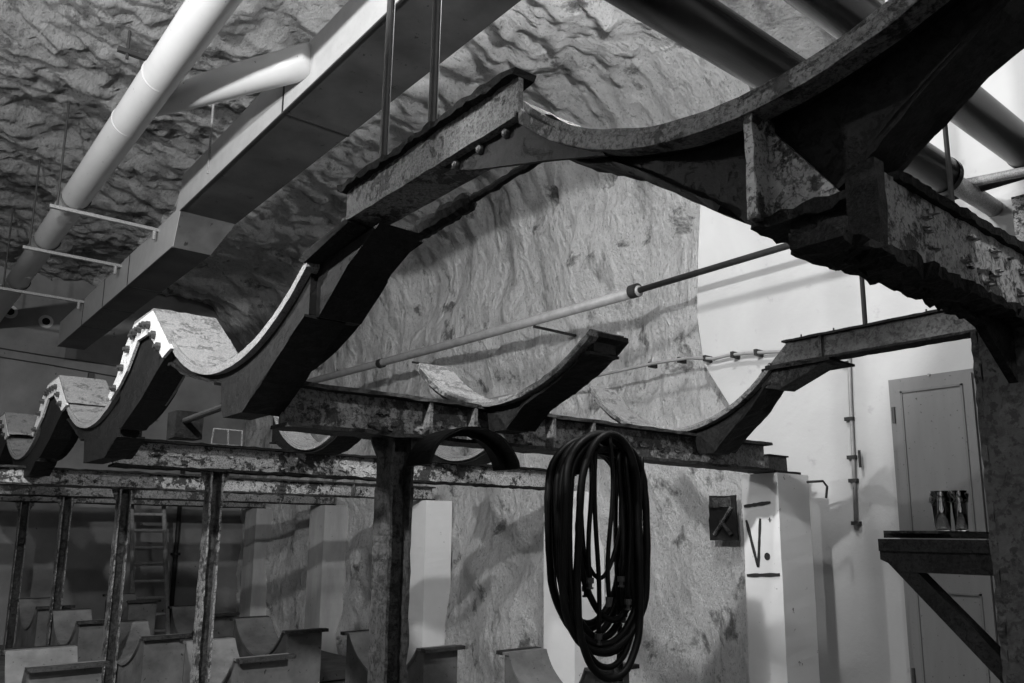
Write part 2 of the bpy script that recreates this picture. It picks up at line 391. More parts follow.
# ---------------------------------------------------------------- saddles
def arc_pts(yc,zc,R,ya,yb,n=40):
    a0=math.asin(max(-1,min(1,(ya-yc)/R)));a1=math.asin(max(-1,min(1,(yb-yc)/R)))
    return [(yc+R*math.sin(a0+(a1-a0)*i/n),zc-R*math.cos(a0+(a1-a0)*i/n)) for i in range(n+1)]
def arc_strip(yc,zc,R,ya,yb,x0,x1,t,n=40,rough=.0,cx=6):
    P0=arc_pts(yc,zc,R,ya,yb,n);P1=arc_pts(yc,zc,R+t,ya,yb,n)
    # keep the ends square to the arc
    bm=prism(NB(),P0+P1[::-1],x0,x1,'x')
    if rough: slices(bm,'x',(x1-x0)/cx); jitter(bm,rough,25,yc)
    return bm
def saddle(label,group,yc,zc,R,ya,yb,x0,w,outer_near,outer_far,ped,top,edge='steel_edge',side='steel_black',feltm='felt',t=.035,rough=.002,stiff=True,body=None,ztop_ped=2.147,liner=.012):
    """concave cradle: curved top plate, liner, box body narrowing to a pedestal"""
    r=root('tank_saddle',label,'saddle',(x0+w/2,(ped[0]+ped[1])/2,ztop_ped),group)
    x1=x0+w
    obj('painted_edge_band',arc_strip(yc,zc,R+liner,ya,yb,x0,x0+.045,t-liner,44,rough),M[edge],r)
    obj('curved_plate',arc_strip(yc,zc,R+liner,ya,yb,x0+.045,x1,(t-liner)*.8,44,rough),M[side],r)  # black colour also stands in for the shade under the plate
    obj('saddle_liner',arc_strip(yc,zc,R,ya+.01,yb-.01,x0+.009,x1-.012,liner+.001,44,rough*1.3),M[feltm],r)
    bx0,bx1=body or (x0+.05,x0+w*.72)
    def az(y): return zc-math.sqrt(max(1e-4,(R+t-.004)**2-(y-yc)**2))
    cont=sorted(list(outer_near)+[(ped[0],ztop_ped),(ped[1],ztop_ped)]+list(outer_far))
    def cz(y):
        if y<=cont[0][0]: return cont[0][1]
        for p,q in zip(cont,cont[1:]):
            if p[0]<=y<=q[0]: return p[1]+(q[1]-p[1])*(y-p[0])/max(1e-6,q[0]-p[0])
        return cont[-1][1]
    N=60; yy=[ya+.02+(yb-ya-.04)*i/N for i in range(N+1)]
    T=[(y,az(y)) for y in yy]; Bt=[(y,min(cz(y),az(y)-.012)) for y in yy]
    bm=NB(); V=[[bm.verts.new((x,)+p) for p in q] for x,q in ((bx0,T),(bx0,Bt),(bx1,Bt),(bx1,T))]
    for k in range(4):
        A_,B_=V[k],V[(k+1)%4]
        for i in range(N): bm.faces.new((A_[i],A_[i+1],B_[i+1],B_[i]))
    bm.faces.new([v[0] for v in V]); bm.faces.new([v[-1] for v in V][::-1])
    obj('side_web',bm,M[side],r)
    near=[p for p in Bt if p[0]<=ped[0]]; far=[p for p in Bt if p[0]>=ped[1]+.04]
    # outer flanges following the contour
    def strip(pts,x0_,x1_,th):
        up=pts;dn=[]
        for i,p in enumerate(pts):
            a=Vector(pts[max(0,i-1)]);b=Vector(pts[min(len(pts)-1,i+1)]);d=(b-a).normalized();n=Vector((-d.y,d.x))
            if n.y>0:n=-n
            dn.append((p[0]+n.x*th,p[1]+n.y*th))
        return prism(NB(),list(up)+dn[::-1],x0_,x1_,'x')
    for pts in (near,far):
        if len(pts)>3:
            bm=strip(pts,bx0-.018,bx1+.018,.012); slices(bm,'x',.04); jitter(bm,rough*2.2,30,ya); obj('outer_flange',bm,M[side],r)
    if stiff:
        for yy in (ped[0]+.02,ped[1]-.03):
            zt=zc-math.sqrt(max(.01,(R+t)**2-(yy-yc)**2))
            obj('stiffener',jitter(slices(box(NB(),x0+.012,bx0+.004,yy-.008,yy+.008,ztop_ped,zt+.004),'z',.03),.002,30),M[edge],r)
    return r
def outer(yc,zc,R,tip,ped_y,ztip_off=.10,zb=2.15,n=5,bul=.03):
    """smooth contour from pedestal foot out to near the tip, away from inner arc"""
    s=1 if tip>ped_y else -1
    zt=zc-math.sqrt(R*R-(tip-s*.02-yc)**2)-ztip_off
    pts=[]
    for i in range(1,n+1):
        u=i/n; y=ped_y+(tip-s*.02-ped_y)*u; z=zb+(zt-zb)*(u**1.25)
        pts.append((y,z))
    return pts
SG='concave steel tank saddles on the cross beams'
# row 0 : the big near arc
yc,zc,R=.706,3.123,.809
r=saddle('huge near saddle arching over the upper right, dark peeling web',SG,yc,zc,R,.02,1.285,1.05,.26,
   [(.58,2.130),(.53,2.168),(.455,2.23),(.36,2.288),(.25,2.36),(.1,2.49),(.045,2.58)],
   [(1.26,2.46),(1.177,2.40),(1.096,2.372),(.99,2.30),(.875,2.216),(.794,2.158)],(.63,.74),.0,t=.042,rough=.0022,ztop_ped=2.102,body=(1.12,1.185),stiff=False,feltm='steel_edge',liner=.016)
# tall light stiffener with triangular gusset under the trough
bm=box(NB(),1.055,1.122,.695,.711,2.095,2.29); slices(bm,'z',.02); jitter(bm,.002,40); obj('stiffener',bm,M['steel_peel'],r)
bm=prism(NB(),[(.71,2.28),(.71,2.105),(.575,2.105)],1.100,1.112,'x'); obj('gusset_plate',bm,M['steel_peel'],r)
bm=box(NB(),1.075,1.24,.545,.72,2.082,2.100); slices(bm,'x',.015); slices(bm,'y',.02); jitter(bm,.007,34,8); obj('base_plate',bm,M['rust_crust'],r)
bm=box(NB(),1.09,1.22,.55,.66,2.03,2.084); slices(bm,'x',.02); slices(bm,'z',.02); jitter(bm,.008,30,8); obj('rusted_packing',bm,M['rust_crust'],r)
# row 1 chain 1
yc,zc,R=3.09,3.452,1.205
saddle('large saddle below the duct, long dark side rising to the ridge girder',SG,yc,zc,R,2.36,3.86,1.05,.30,
   [(2.717,2.111),(2.552,2.199),(2.37,2.298)],[(3.80,2.36),(3.6,2.28),(3.3,2.21),(3.15,2.17)],(2.868,3.13),0,edge='white_edge',t=.04,body=(1.075,1.185),stiff=False,ztop_ped=2.03)
# row 2 chain 1
yc,zc,R=5.348,3.736,1.49
saddle('white-edged saddle between the two white bolted ridge plates',SG,yc,zc,R,4.66,6.10,1.05,.30,
   [(4.62,2.125)],[(6.05,2.33),(5.8,2.24),(5.56,2.15)],(4.92,5.52),0,edge='white_edge',t=.04,body=(1.075,1.185),stiff=False,ztop_ped=2.0)
yc,zc,R=7.911,4.067,1.848
saddle('small white-edged saddle beyond the second bolted ridge plate',SG,yc,zc,R,7.1,8.85,1.05,.30,
   [(7.1,2.13)],[(8.8,2.38),(8.4,2.26)],(7.4,8.1),0,edge='white_edge',t=.04,body=(1.075,1.185),stiff=False,ztop_ped=2.02)
yc,zc,R=10.4,4.2,1.98
saddle('saddle cut by the left picture edge, farthest in the row',SG,yc,zc,R,9.45,11.3,1.05,.30,
   [(9.9,2.16),(9.7,2.22),(9.45,2.32),(9.3,2.42)][::1],[(11.2,2.38),(10.9,2.3)],(9.95,10.6),0,edge='white_edge',t=.04,body=(1.075,1.185),ztop_ped=2.13)
# row 1 chain 2, chain 3
yc,zc,R=2.671,3.064,.90
saddle('free-ended saddle behind the half-ring clamp, left of the hose coil',SG,yc,zc,R,2.10,3.31,2.07,.21,
   [(2.52,2.125),(2.36,2.18),(2.2,2.28)],[(3.25,2.36),(3.05,2.23),(2.9,2.17),(2.785,2.15)],(2.64,2.766),0,edge='steel_edge',t=.03,body=(2.11,2.23),stiff=False,ztop_ped=2.03)
yc,zc,R=2.894,3.0,.819
saddle('saddle above the V. pillar, joined to the channel running to the near column',SG,yc,zc,R,2.27,3.56,3.5,.24,
   [(2.55,2.14),(2.42,2.24),(2.32,2.36)],[(3.5,2.43),(3.2,2.25),(3.0,2.17),(2.785,2.15)],(2.66,2.766),0,edge='steel_edge',t=.03,body=(3.54,3.68),stiff=False,ztop_ped=2.03)
# row 2 chain 2, chain 3
yc,zc,R=4.98,2.95,.79
saddle('saddle glimpsed as a white crescent beneath the cross beam that holds the hose',SG,yc,zc,R,4.42,5.72,2.3,.22,
   [(5.2,2.14),(4.9,2.13),(4.65,2.19),(4.5,2.3)][::1],[(5.6,2.24)],(5.28,5.36),0,edge='white_edge',t=.03,body=(2.34,2.48),stiff=False)
yc,zc,R=4.95,2.95,.79
saddle('saddle seen through the opening of the half-ring clamp',SG,yc,zc,R,4.42,5.6,3.5,.22,
   [(5.2,2.14),(4.9,2.13),(4.65,2.19),(4.5,2.3)][::1],[(5.5,2.22)],(5.28,5.36),0,edge='white_edge',t=.03,body=(3.54,3.68),stiff=False)
# sloping plate in the hand of row 2 (dark rhombus seen under the clamp)

# ---------------------------------------------------------------- ridges between saddles
# ridge 1-2 : I girder
r=root('ridge_girder','ragged flat girder joining the huge near saddle to the next one','girder',(1.12,1.7,2.52))
bm=box(NB(),1.035,1.10,1.285,2.135,2.615,2.634); slices(bm,'y',.018); jitter(bm,.009,26,2); obj('top_flange',bm,M['rust_crust'],r)
bm=box(NB(),1.055,1.068,1.29,2.11,2.53,2.62); slices(bm,'y',.04); jitter(bm,.0015,20); obj('web',bm,M['steel_edge'],r)
bm=box(NB(),1.05,1.17,1.30,2.13,2.518,2.532); slices(bm,'y',.04); jitter(bm,.003,25,5); obj('bottom_flange',bm,M['steel_edge'],r)
g=obj('splice_plate',prism(NB(),[(1.62,2.520),(1.30,2.535),(1.20,2.49),(1.09,2.39),(1.04,2.335),(1.2,2.385),(1.5,2.470)],1.072,1.082,'x'),M['steel_black'],r)
for yy,zz in ((1.35,2.505),(1.45,2.503),(1.55,2.500)): obj('rivet',round_rivet((1.071,yy,zz),(-1,0,0),.012),M['rivet'],g)
# seat plate on the next saddle
bm=prism(NB(),[(2.08,2.515),(2.36,2.49),(2.40,2.47),(2.37,2.455),(2.06,2.497)],1.04,1.30,'x'); slices(bm,'x',.03); jitter(bm,.006,30); obj('seat_plate',bm,M['rust_crust'],r)
bm=prism(NB(),[(1.98,2.49),(2.40,2.46),(2.42,2.29),(2.36,2.284),(2.17,2.41)],1.10,1.255,'x'); jitter(bm,.003,20); obj('seat_block',bm,M['steel_black'],r)
# second ragged member behind
r=root('rust_eaten_tie_bar','thin ragged tie bar hanging behind the ridge girder','bar',(1.4,2.1,2.6))
bm=NB(); pts=[];rad=[]
for i in range(60):
    u=i/59; y=1.45+u*1.2; pts.append((1.40,y,2.655-.06*u+.006*noise.noise(Vector((y*20,0,0)))))
    base=.013+(.02 if .42<u<.72 else 0)*(1)
    rad.append(base*(1+.35*noise.noise(Vector((y*30,3,0)))))
tube(bm,pts,rad,8); obj('tie_bar',bm,M['rust_crust'],r)
obj('turnbuckle_end',jitter(slices(box(NB(),1.37,1.43,2.60,2.72,2.565,2.60),'y',.02),.008,30),M['rust_crust'],r)
# rods from the ceiling to the ridge
for y,lab in ((1.96,'left one of the two round iron rods hanging over the ridge girder'),(1.70,'right one of the two round iron rods hanging over the ridge girder')):
    o=obj('hanger_rod',tube(NB(),[(1.09,y,2.63),(1.125,y,5.45)],.0125,12),M['rod']); tag(o,lab,'rod','rods over the ridge girder')

def bolted_ridge(label,A,x,cover,bolts):
    """A: outer polygon of the inverted V (far foot -> apex -> near foot -> inner back)"""
    r=root('bolted_ridge_plate',label,'bracket',(x,sum(p[0] for p in A)/len(A),2.4),'white bolted ridge plates between the saddles')
    pl=obj('gusset_plate',prism(NB(),A,x,x+.014,'x'),M['white_plate'],r)
    for (y,z) in bolts: obj('bolt',bolt_bm((x-.001,y-(.035 if y>bolts[min(4,len(bolts)-1)][0] else 0),z-.012),(-1,0,0),.021,.018),M['bolt'],pl)
    n=len(cover); dn=[(p[0],p[1]-.02) for p in cover]
    bm=prism(NB(),cover+dn[::-1],x+.004,x+.31,'x'); slices(bm,'x',.04); jitter(bm,.005,30,2); obj('cover_plate',bm,M['felt'],r)
    # dark body behind the plate
    o_=cover[3][0]-4.44
    bm=prism(NB(),[(4.70+o_,2.41),(4.58+o_,2.55),(4.44+o_,2.645),(4.12+o_,2.645),(3.85+o_,2.41),(4.02+o_,2.345),(4.25+o_,2.242),(4.60+o_,2.128),(4.66+o_,2.13),(4.68+o_,2.3)],x+.022,x+.15,'x'); obj('core',bm,M['steel_black'],r)
    obj('rear_plate',prism(NB(),A,x+.285,x+.297,'x'),M['white_edge'],r)
def along(pts,n):
    L=[0]
    for a,b_ in zip(pts,pts[1:]): L.append(L[-1]+math.dist(a,b_))
    out=[]
    for i in range(n):
        s=L[-1]*i/(n-1); k=max(j for j in range(len(L)-1) if L[j]<=s+1e-9); u=(s-L[k])/(L[k+1]-L[k])
        out.append((pts[k][0]+(pts[k+1][0]-pts[k][0])*u,pts[k][1]+(pts[k+1][1]-pts[k][1])*u))
    return out
A1=[(4.86,2.33),(4.70,2.42),(4.58,2.565),(4.44,2.655),(4.10,2.662),(3.74,2.41),(3.86,2.385),(4.14,2.553),(4.33,2.553),(4.50,2.42),(4.62,2.36),(4.80,2.30)]
bolted_ridge('larger white inverted-V bolted plate below the end of the duct',A1,1.035,[(4.86,2.345),(4.70,2.435),(4.58,2.58),(4.44,2.672),(4.10,2.678),(3.78,2.455)],
  [(4.74,2.365),(4.62,2.46),(4.53,2.545),(4.44,2.60),(4.37,2.615),(4.29,2.615),(4.21,2.62),(4.13,2.605),(4.02,2.535),(3.92,2.46)])
A2=[(7.30,2.34),(7.16,2.43),(7.0,2.59),(6.83,2.66),(6.42,2.665),(6.03,2.42),(6.18,2.395),(6.53,2.55),(6.76,2.55),(6.93,2.43),(7.08,2.37),(7.25,2.31)]
bolted_ridge('smaller white inverted-V bolted plate, second from the duct end',A2,1.035,[(7.30,2.355),(7.16,2.445),(7.0,2.605),(6.83,2.677),(6.42,2.682),(6.05,2.46)],
  [(7.18,2.37),(7.05,2.48),(6.94,2.56),(6.84,2.605),(6.75,2.615),(6.65,2.615),(6.56,2.615),(6.45,2.61),(6.33,2.54),(6.21,2.46)])
A3=[(p[0]+2.62,p[1]+.02) for p in A2]
bolted_ridge('white bolted plate clipped by the left edge of the picture',A3,1.035,[(p[0]+2.62,p[1]+.02) for p in [(7.30,2.355),(7.16,2.445),(7.0,2.605),(6.83,2.677),(6.42,2.682),(6.05,2.46)]],[(9.67,2.50),(9.18,2.63),(9.0,2.57),(8.85,2.48)])

# chain 3 ridge channel
r=root('ridge_channel','sloping-ended channel running from the saddle above the V. pillar to the column','girder',(3.56,1.7,2.44))
bm=prism(NB(),[(1.0,2.438),(2.30,2.432),(2.18,2.545),(1.0,2.552)],3.52,3.535,'x'); slices(bm,'y',.05); jitter(bm,.0015,20); obj('web',bm,M['column'],r)
for a,b_ in ((2.545,2.556),(2.43,2.441)):
    bm=box(NB(),3.5,3.60,1.0,2.2 if a>2.5 else 2.3,a,b_); slices(bm,'y',.03); jitter(bm,.003,30,a); obj('flange',bm,M['rust_crust'],r)
obj('stiffener',box(NB(),3.505,3.522,1.99,2.005,2.44,2.548),M['steel_dark'],r)
bm=prism(NB(),[(1.98,2.43),(2.33,2.43),(2.36,2.40),(2.34,2.34),(2.24,2.32),(2.0,2.415)],3.53,3.66,'x'); jitter(bm,.003,20); obj('splice_block',bm,M['steel_dark'],r)
bm=box(NB(),3.5,3.74,1.95,2.32,2.418,2.43); slices(bm,'y',.04); jitter(bm,.004,30); obj('seat_plate',bm,M['rust_crust'],r)
for y in (1.36,1.43,1.50,1.93,2.1): obj('bolt',bolt_bm((3.52,y,2.553),(0,0,1),.008,.006),M['bolt'],r)
for x,y,lab in ((3.56,1.795,'thin rod standing on the channel, left of its bolts'),(3.56,1.37,'short thick rod on the channel beside the near column')):
    o=obj('hanger_rod',tube(NB(),[(x,y,2.556),(x,y,5.3)],.011,10),M['rod']); tag(o,lab,'rod')

# small dark stub and box at the foot of the large saddle
r=root('pipe_stub','short dark pipe stub poking left from the large saddle foot','pipe',(1.2,3.55,2.15))
obj('stub_pipe',tube(NB(),[(1.1,3.12,2.085),(1.1,3.72,2.075)],.014,12),M['rod'],r)
obj('end_box',jitter(slices(box(NB(),1.06,1.18,3.66,3.78,2.0,2.12),'z',.04),.004,20),M['steel_black'],r)

# wire frame on beam 2
r=root('wire_frame','small pale two-cell wire frame standing on the second cross beam','frame',(1.88,5.3,2.15))
z0,z1=2.152,2.262
for nm,p,q in (('rail',(1.77,5.3,z0),(1.97,5.3,z0)),('rail',(1.80,5.36,z1),(1.99,5.36,z1)),('upright',(1.77,5.3,z0),(1.80,5.36,z1)),('upright',(1.88,5.3,z0),(1.895,5.36,z1)),('upright',(1.97,5.3,z0),(1.99,5.36,z1))):
    obj(nm,tube(NB(),[p,q],.006,6),M['white_edge'],r)

# ---------------------------------------------------------------- half ring clamps
def half_ring(label,xc,zc,Ri,y0,y1,a0,a1,mat,strapx=()):
    r=root('half_ring_clamp',label,'clamp',(xc,(y0+y1)/2,zc),'curved half-ring clamps under the cross beam')
    n=26; A=[math.radians(a0+(a1-a0)*i/n) for i in range(n+1)]
    P0=[(xc+Ri*math.cos(a),zc+Ri*.78*math.sin(a)) for a in A];P1=[(xc+(Ri+.012)*math.cos(a),zc+(Ri+.012)*.78*math.sin(a)) for a in A]
    bm=prism(NB(),P1+P0[::-1],y0,y1,'y'); slices(bm,'y',.03); jitter(bm,.0025,18,xc)
    obj('curved_plate',bm,mat,r)
    P0=[(xc+(Ri-.03)*math.cos(a),zc+(Ri-.03)*.78*math.sin(a)) for a in A]
    P2=[(xc+(Ri+.002)*math.cos(a),zc+(Ri+.002)*.78*math.sin(a)) for a in A]
    bm=prism(NB(),P2+P0[::-1],(y0+y1)/2-.004,(y0+y1)/2+.004,'y'); obj('inner_rib',bm,mat,r)
    for x,zt in strapx: obj('hanger_strap',box(NB(),x-.009,x+.009,y1-.012,y1-.006,zc+Ri*.6,zt),M['steel_edge'],r)
    return r
half_ring('black half-ring clamp hanging open side down, left of the hose coil',1.925,1.845,.215,2.60,2.772,6,176,M['rubber'],())
half_ring('dark half-ring clamp that the hose coil is slung over',2.70,1.84,.19,2.58,2.772,10,172,M['rubber'],())

# ---------------------------------------------------------------- hose coil
r=root('hose_coil','thick coil of black rubber hose slung from the cross beam','hose',(2.7,2.62,1.5))
loops=[(2.70,.290,2.045,1.095,2.50,.019),(2.70,.270,2.050,1.12,2.53,.018),(2.725,.285,2.055,1.08,2.56,.019),(2.715,.255,2.035,1.14,2.60,.018),
       (2.735,.262,2.040,1.17,2.66,.018),(2.72,.235,2.02,1.20,2.63,.017),(2.76,.265,2.03,1.13,2.69,.018),(2.74,.215,1.985,1.22,2.54,.016),(2.70,.215,2.045,.99,2.47,.018),(2.70,.235,2.03,1.03,2.51,.015)]
for k,(cx,hw,zt,zb,yy,rad) in enumerate(loops):
    cx-=.062; yy+=.075; hw*=.88; rad*=.92
    pts=[]
    ht=.20+.02*(k%3); hb=.26+.03*(k%4); n_=0; P_=[]
    for i in range(22): a=PI*i/21; P_.append((math.cos(a),zt-ht+ht*math.sin(a)))
    zs=[zt-ht+((zb+hb)-(zt-ht))*i/11 for i in range(1,11)]
    P_+=[(-1,z) for z in zs]
    for i in range(22): a=PI+PI*i/21; P_.append((math.cos(a),zb+hb+hb*math.sin(a)))
    P_+=[(1,z) for z in zs[::-1]]
    for i,(c,z) in enumerate(P_):
        u=(zt-z)/(zt-zb)
        x=cx+hw*c*(.93+.09*math.sin(PI*min(1,u*1.1)))+(.03*u*((k%4)-1.2)*.6)
        pts.append((x,yy+.012*math.sin(i*.2+k)+.006*noise.noise(Vector((i*.3,k,0))),z))
    obj('hose_loop',loop_tube(NB(),pts,rad,10),M['rubber'],r,True)
# free hanging hose tails with couplings
tails=[(2.585,2.00,1.40,2.50),(2.56,1.95,1.38,2.60),(2.61,2.02,1.36,2.57),(2.645,2.02,1.16,2.52),(2.805,1.98,1.40,2.52),(2.83,1.97,1.30,2.50),(2.85,1.95,1.24,2.55),(2.88,1.97,1.22,2.52),(2.92,1.96,1.36,2.5),(2.86,1.9,.93,2.60),(2.90,1.9,.98,2.64)]
for i,(x,zt,zb,yy) in enumerate(tails):
    x-=.055; yy+=.075
    pts=[(x+.012*math.sin(j*.5+i),yy,zt+(zb-zt)*j/12) for j in range(13)]
    t=obj('hose_tail',tube(NB(),pts,.0105,8),M['rubber'],r,True)
    bm=NB(); e=Vector(pts[-1]); tube(bm,[e+Vector((0,0,.012)),e-Vector((0,0,.012)),e-Vector((0,0,.012)),e-Vector((0,0,.03))],[.017,.017,.009,.009],10)
    tube(bm,[e-Vector((0,0,.028)),e-Vector((0,0,.036))],.015,10); obj('coupling',bm,M['brass'],t)
pts=[]
for i in range(30):
    u=i/29; pts.append((2.50+.32*u, 2.62, 1.62-.26*math.sin(PI*u)**.8+.22*u*u))
obj('hose_tail',tube(NB(),pts,.010,8),M['rubber'],r,True)
pts=[(2.61+.02*math.sin(i*.35),2.53,2.04-.72*i/16) for i in range(17)]
t=obj('hose_tail',tube(NB(),pts,.010,8),M['rubber'],r,True)
e=Vector(pts[-1]); obj('coupling',tube(NB(),[e+Vector((0,0,.01)),e-Vector((.005,0,.03))],[.017,.012],10),M['brass'],t)

# ---------------------------------------------------------------- pillars
def pillar(name,label,x0,x1,y0,y1,z,mat,group=None):
    r=root(name,label,'pillar',((x0+x1)/2,(y0+y1)/2,0),group)
    bm=box(NB(),x0,x1,y0,y1,0,z)
    slices(bm,'z',.06); jitter(bm,.0025,9,x0); obj('pillar_shaft',bm,mat,r)
    return r
r=pillar('marked_pillar','whitewashed square pillar marked V. between two black bars',4.30,4.64,2.775,3.03,1.972,M['pillar'])
# painted V. and bars on the -X face (Y decreasing = right in the picture)
def stroke(p,q,w,sub=10):
    bm=NB(); p=Vector(p);q=Vector(q); d=(q-p).normalized(); n=Vector((-d.y,d.x))
    up=[];dn=[]
    for i in range(sub+1):
        u=i/sub; c=p+(q-p)*u; ww=w*(.85+.35*noise.noise(Vector((c.x*40,c.y*40,0))))*(1 if 0<i<sub else .7)
        up.append((c.x+n.x*ww/2,c.y+n.y*ww/2)); dn.append((c.x-n.x*ww/2,c.y-n.y*ww/2))
    return prism(NB(),up+dn[::-1],4.2925,4.3015,'x')
for p,q,w in (((3.015,1.775),(2.83,1.795),.022),((3.015,1.358),(2.79,1.372),.024)): obj('painted_bar',stroke(p,q,w),M['paint_black'],r)
bm=stroke((3.005,1.69),(2.935,1.41),.017); b2_=stroke((2.905,1.70),(2.932,1.41),.017)
me=bpy.data.meshes.new('tmp'); b2_.to_mesh(me); bm.from_mesh(me); b2_.free()
obj('painted_letter_v',bm,M['paint_black'],r)
bm=prism(NB(),[(2.868+.018*math.cos(a),1.475+.022*math.sin(a)) for a in [2*PI*k/16 for k in range(16)]],4.2925,4.3015,'x'); obj('painted_dot',bm,M['paint_black'],r)
bm=NB(); box(bm,4.293,4.3015,2.828,2.85,1.69,1.693); box(bm,4.293,4.3015,2.8375,2.8405,1.678,1.705); obj('survey_cross',bm,M['bolt'],r)
obj('hook',tube(NB(),[(4.62,2.78,1.93),(4.68,2.70,1.935),(4.69,2.68,1.90),(4.67,2.68,1.83)],.008,8),M['rod'],r)
r=root('angle_offcut','short dark steel offcut lying on the whitewashed pillar behind the beam end','offcut',(4.5,2.9,1.972))
obj('bearing_plate',jitter(slices(box(NB(),4.27,4.6,2.80,2.96,1.974,1.99),'x',.04),.003,20),M['rust_crust'],r)
obj('steel_block',jitter(box(NB(),4.36,4.56,2.87,2.97,1.99,2.085),.003,20),M['column'],r)
obj('angle_leg',jitter(box(NB(),4.355,4.57,2.86,2.98,2.085,2.094),.003,20),M['rust_crust'],r)
PG='whitewashed masonry piers against the rock wall'
pillar('wall_pier','pale square pier behind the hose coil',4.93,5.3,5.22,5.62,1.97,M['pillar'],PG)
pillar('wall_pier','pale square pier just right of the dark steel post',4.95,5.3,7.62,7.98,1.95,M['pillar'],PG)
pillar('wall_pier','pale pier between the dark post and the farthest pier',4.9,5.25,10.0,10.45,1.945,M['dim_pier'],PG)
pillar('wall_pier','farthest pier, dimmest of the pale ones by the end wall',4.9,5.25,12.35,12.8,1.945,M['dim_pier'],PG)

# ---------------------------------------------------------------- duct
r=root('ventilation_duct','long rectangular sheet-metal duct stepping down towards the end wall','duct',(2.2,6,4.1))
def duct_seg(nm,prof_a,prof_b,ya,yb):
    # prof = x0,x1,z0,z1
    def ring(p,y): return [(p[0],y,p[2]),(p[1],y,p[2]),(p[1],y,p[3]),(p[0],y,p[3])]
    A,B=ring(prof_a,ya),ring(prof_b,yb)
    side=NB(); 
    def quad(bm,q,t=.004):
        q=[Vector(p) for p in q]; n=(q[1]-q[0]).cross(q[2]-q[0]).normalized()*t
        a=[bm.verts.new(p) for p in q];b_=[bm.verts.new(p+n) for p in q]
        bm.faces.new(a);bm.faces.new(b_[::-1])
        for i in range(4): bm.faces.new((a[i],a[(i+1)%4],b_[(i+1)%4],b_[i]))
    quad(side,(A[0],A[3],B[3],B[0])); quad(side,(A[1],B[1],B[2],A[2])); quad(side,(A[3],A[2],B[2],B[3]))
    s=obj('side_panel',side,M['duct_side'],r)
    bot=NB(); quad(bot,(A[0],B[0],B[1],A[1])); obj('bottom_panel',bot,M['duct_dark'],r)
NR=(2.0,2.50,4.455,4.80); FR=(2.0,2.34,4.15,4.50)
for a,b_ in ((-3.0,2.4),(2.4,5.03),(5.03,7.28)): duct_seg('near',NR,NR,a,b_)
duct_seg('drop',NR,FR,7.28,7.42)
for a,b_ in ((7.42,9.0),(9.0,10.1),(10.1,11.2),(11.2,12.72)): duct_seg('far',FR,FR,a,b_)
for y,p in ((2.4,NR),(5.03,NR),(9.0,FR),(10.1,FR),(11.2,FR)):
    bm=NB(); t=.007
    box(bm,p[0]-t,p[0]+.002,y-.012,y+.012,p[2]-t,p[3]); box(bm,p[0]-t,p[1]+t,y-.012,y+.012,p[2]-t,p[2]+.001); box(bm,p[1]-.002,p[1]+t,y-.012,y+.012,p[2]-t,p[3])
    obj('joint_flange',bm,M['rod'],r)
obj('end_cap',box(NB(),FR[0],FR[1],12.72,12.726,FR[2],FR[3]),M['duct_dark'],r)
# corner angles along bottom edge
for (p,a,b_) in ((NR,-3,7.28),(FR,7.42,12.72)):
    obj('edge_angle',box(NB(),p[0]-.008,p[0]+.006,a,b_,p[2]-.008,p[2]+.003),M['bolt'],r)
o=obj('duct_hanger',tube(NB(),[(1.99,6.55,4.55),(1.99,6.55,5.5)],.010,8),M['galv']); tag(o,'thin bright rod hanging beside the duct, under the branch pipe','rod')

# ---------------------------------------------------------------- white ceiling pipe with branch
r=root('ceiling_pipe','fat cream ceiling pipe with a branch running to the duct','pipe',(1.26,6,4.6))
obj('pipe_run',tube(NB(),[(1.27,-3.5,4.6),(1.27,4,4.6),(1.26,9,4.6),(1.25,13.75,4.6)],.118,40),M['pipe_white'],r,True)
for y in (5.35,6.15,8.35,10.6):
    obj('weld_ring',tube(NB(),[(1.262,y-.006,4.6),(1.262,y+.006,4.6)],.1190,40),M['pipe_white'],r)
obj('branch_pipe',tube(NB(),[(1.27,6.05,4.62),(1.36,5.85,4.63),(1.58,5.40,4.645),(1.80,5.0,4.655),(2.01,4.62,4.66)],[.03,.075,.105,.11,.11],36),M['pipe_white'],r,True)
for k,(y,x0,x1,lab) in enumerate(((7.95,1.06,2.02,'nearest speckled cross bar under the cream pipe'),(9.35,1.05,2.0,'middle speckled cross bar under the cream pipe'),(11.2,1.05,2.0,'farthest speckled cross bar under the cream pipe'))):
    rr=root('pipe_support_bar',lab,'bracket',((x0+x1)/2,y,4.44),'speckled bars under the cream pipe')
    obj('cross_bar',jitter(slices(box(NB(),x0,x1,y-.02,y+.02,4.445,4.475),'x',.05),.002,30),M['galv'],rr)
    obj('hanger_rod',tube(NB(),[(x0+.06,y,4.45),(x0+.06,y,5.5)],.010,8),M['bolt'],rr)
    obj('hanger_rod',tube(NB(),[(x1-.06,y,4.36),(x1-.06,y,4.46)],.018,8),M['galv'],rr)
    bm=NB(); pts=[(1.262+.125*math.cos(a),y,4.6+.125*math.sin(a)) for a in [PI+PI*i/16 for i in range(17)]]; tube(bm,pts,.008,6); obj('pipe_saddle',bm,M['bolt'],rr)
rr=root('pipe_support_bar','dark bracket with a short rod, up left of the cream pipe','bracket',(1.24,6.2,5.18),'brackets up by the cream pipe')
obj('cross_bar',jitter(slices(box(NB(),1.15,1.42,6.18,6.22,5.16,5.195),'x',.03),.004,30),M['bolt'],rr)
obj('hanger_rod',tube(NB(),[(1.22,6.2,5.12),(1.22,6.2,5.5)],.012,8),M['bolt'],rr)

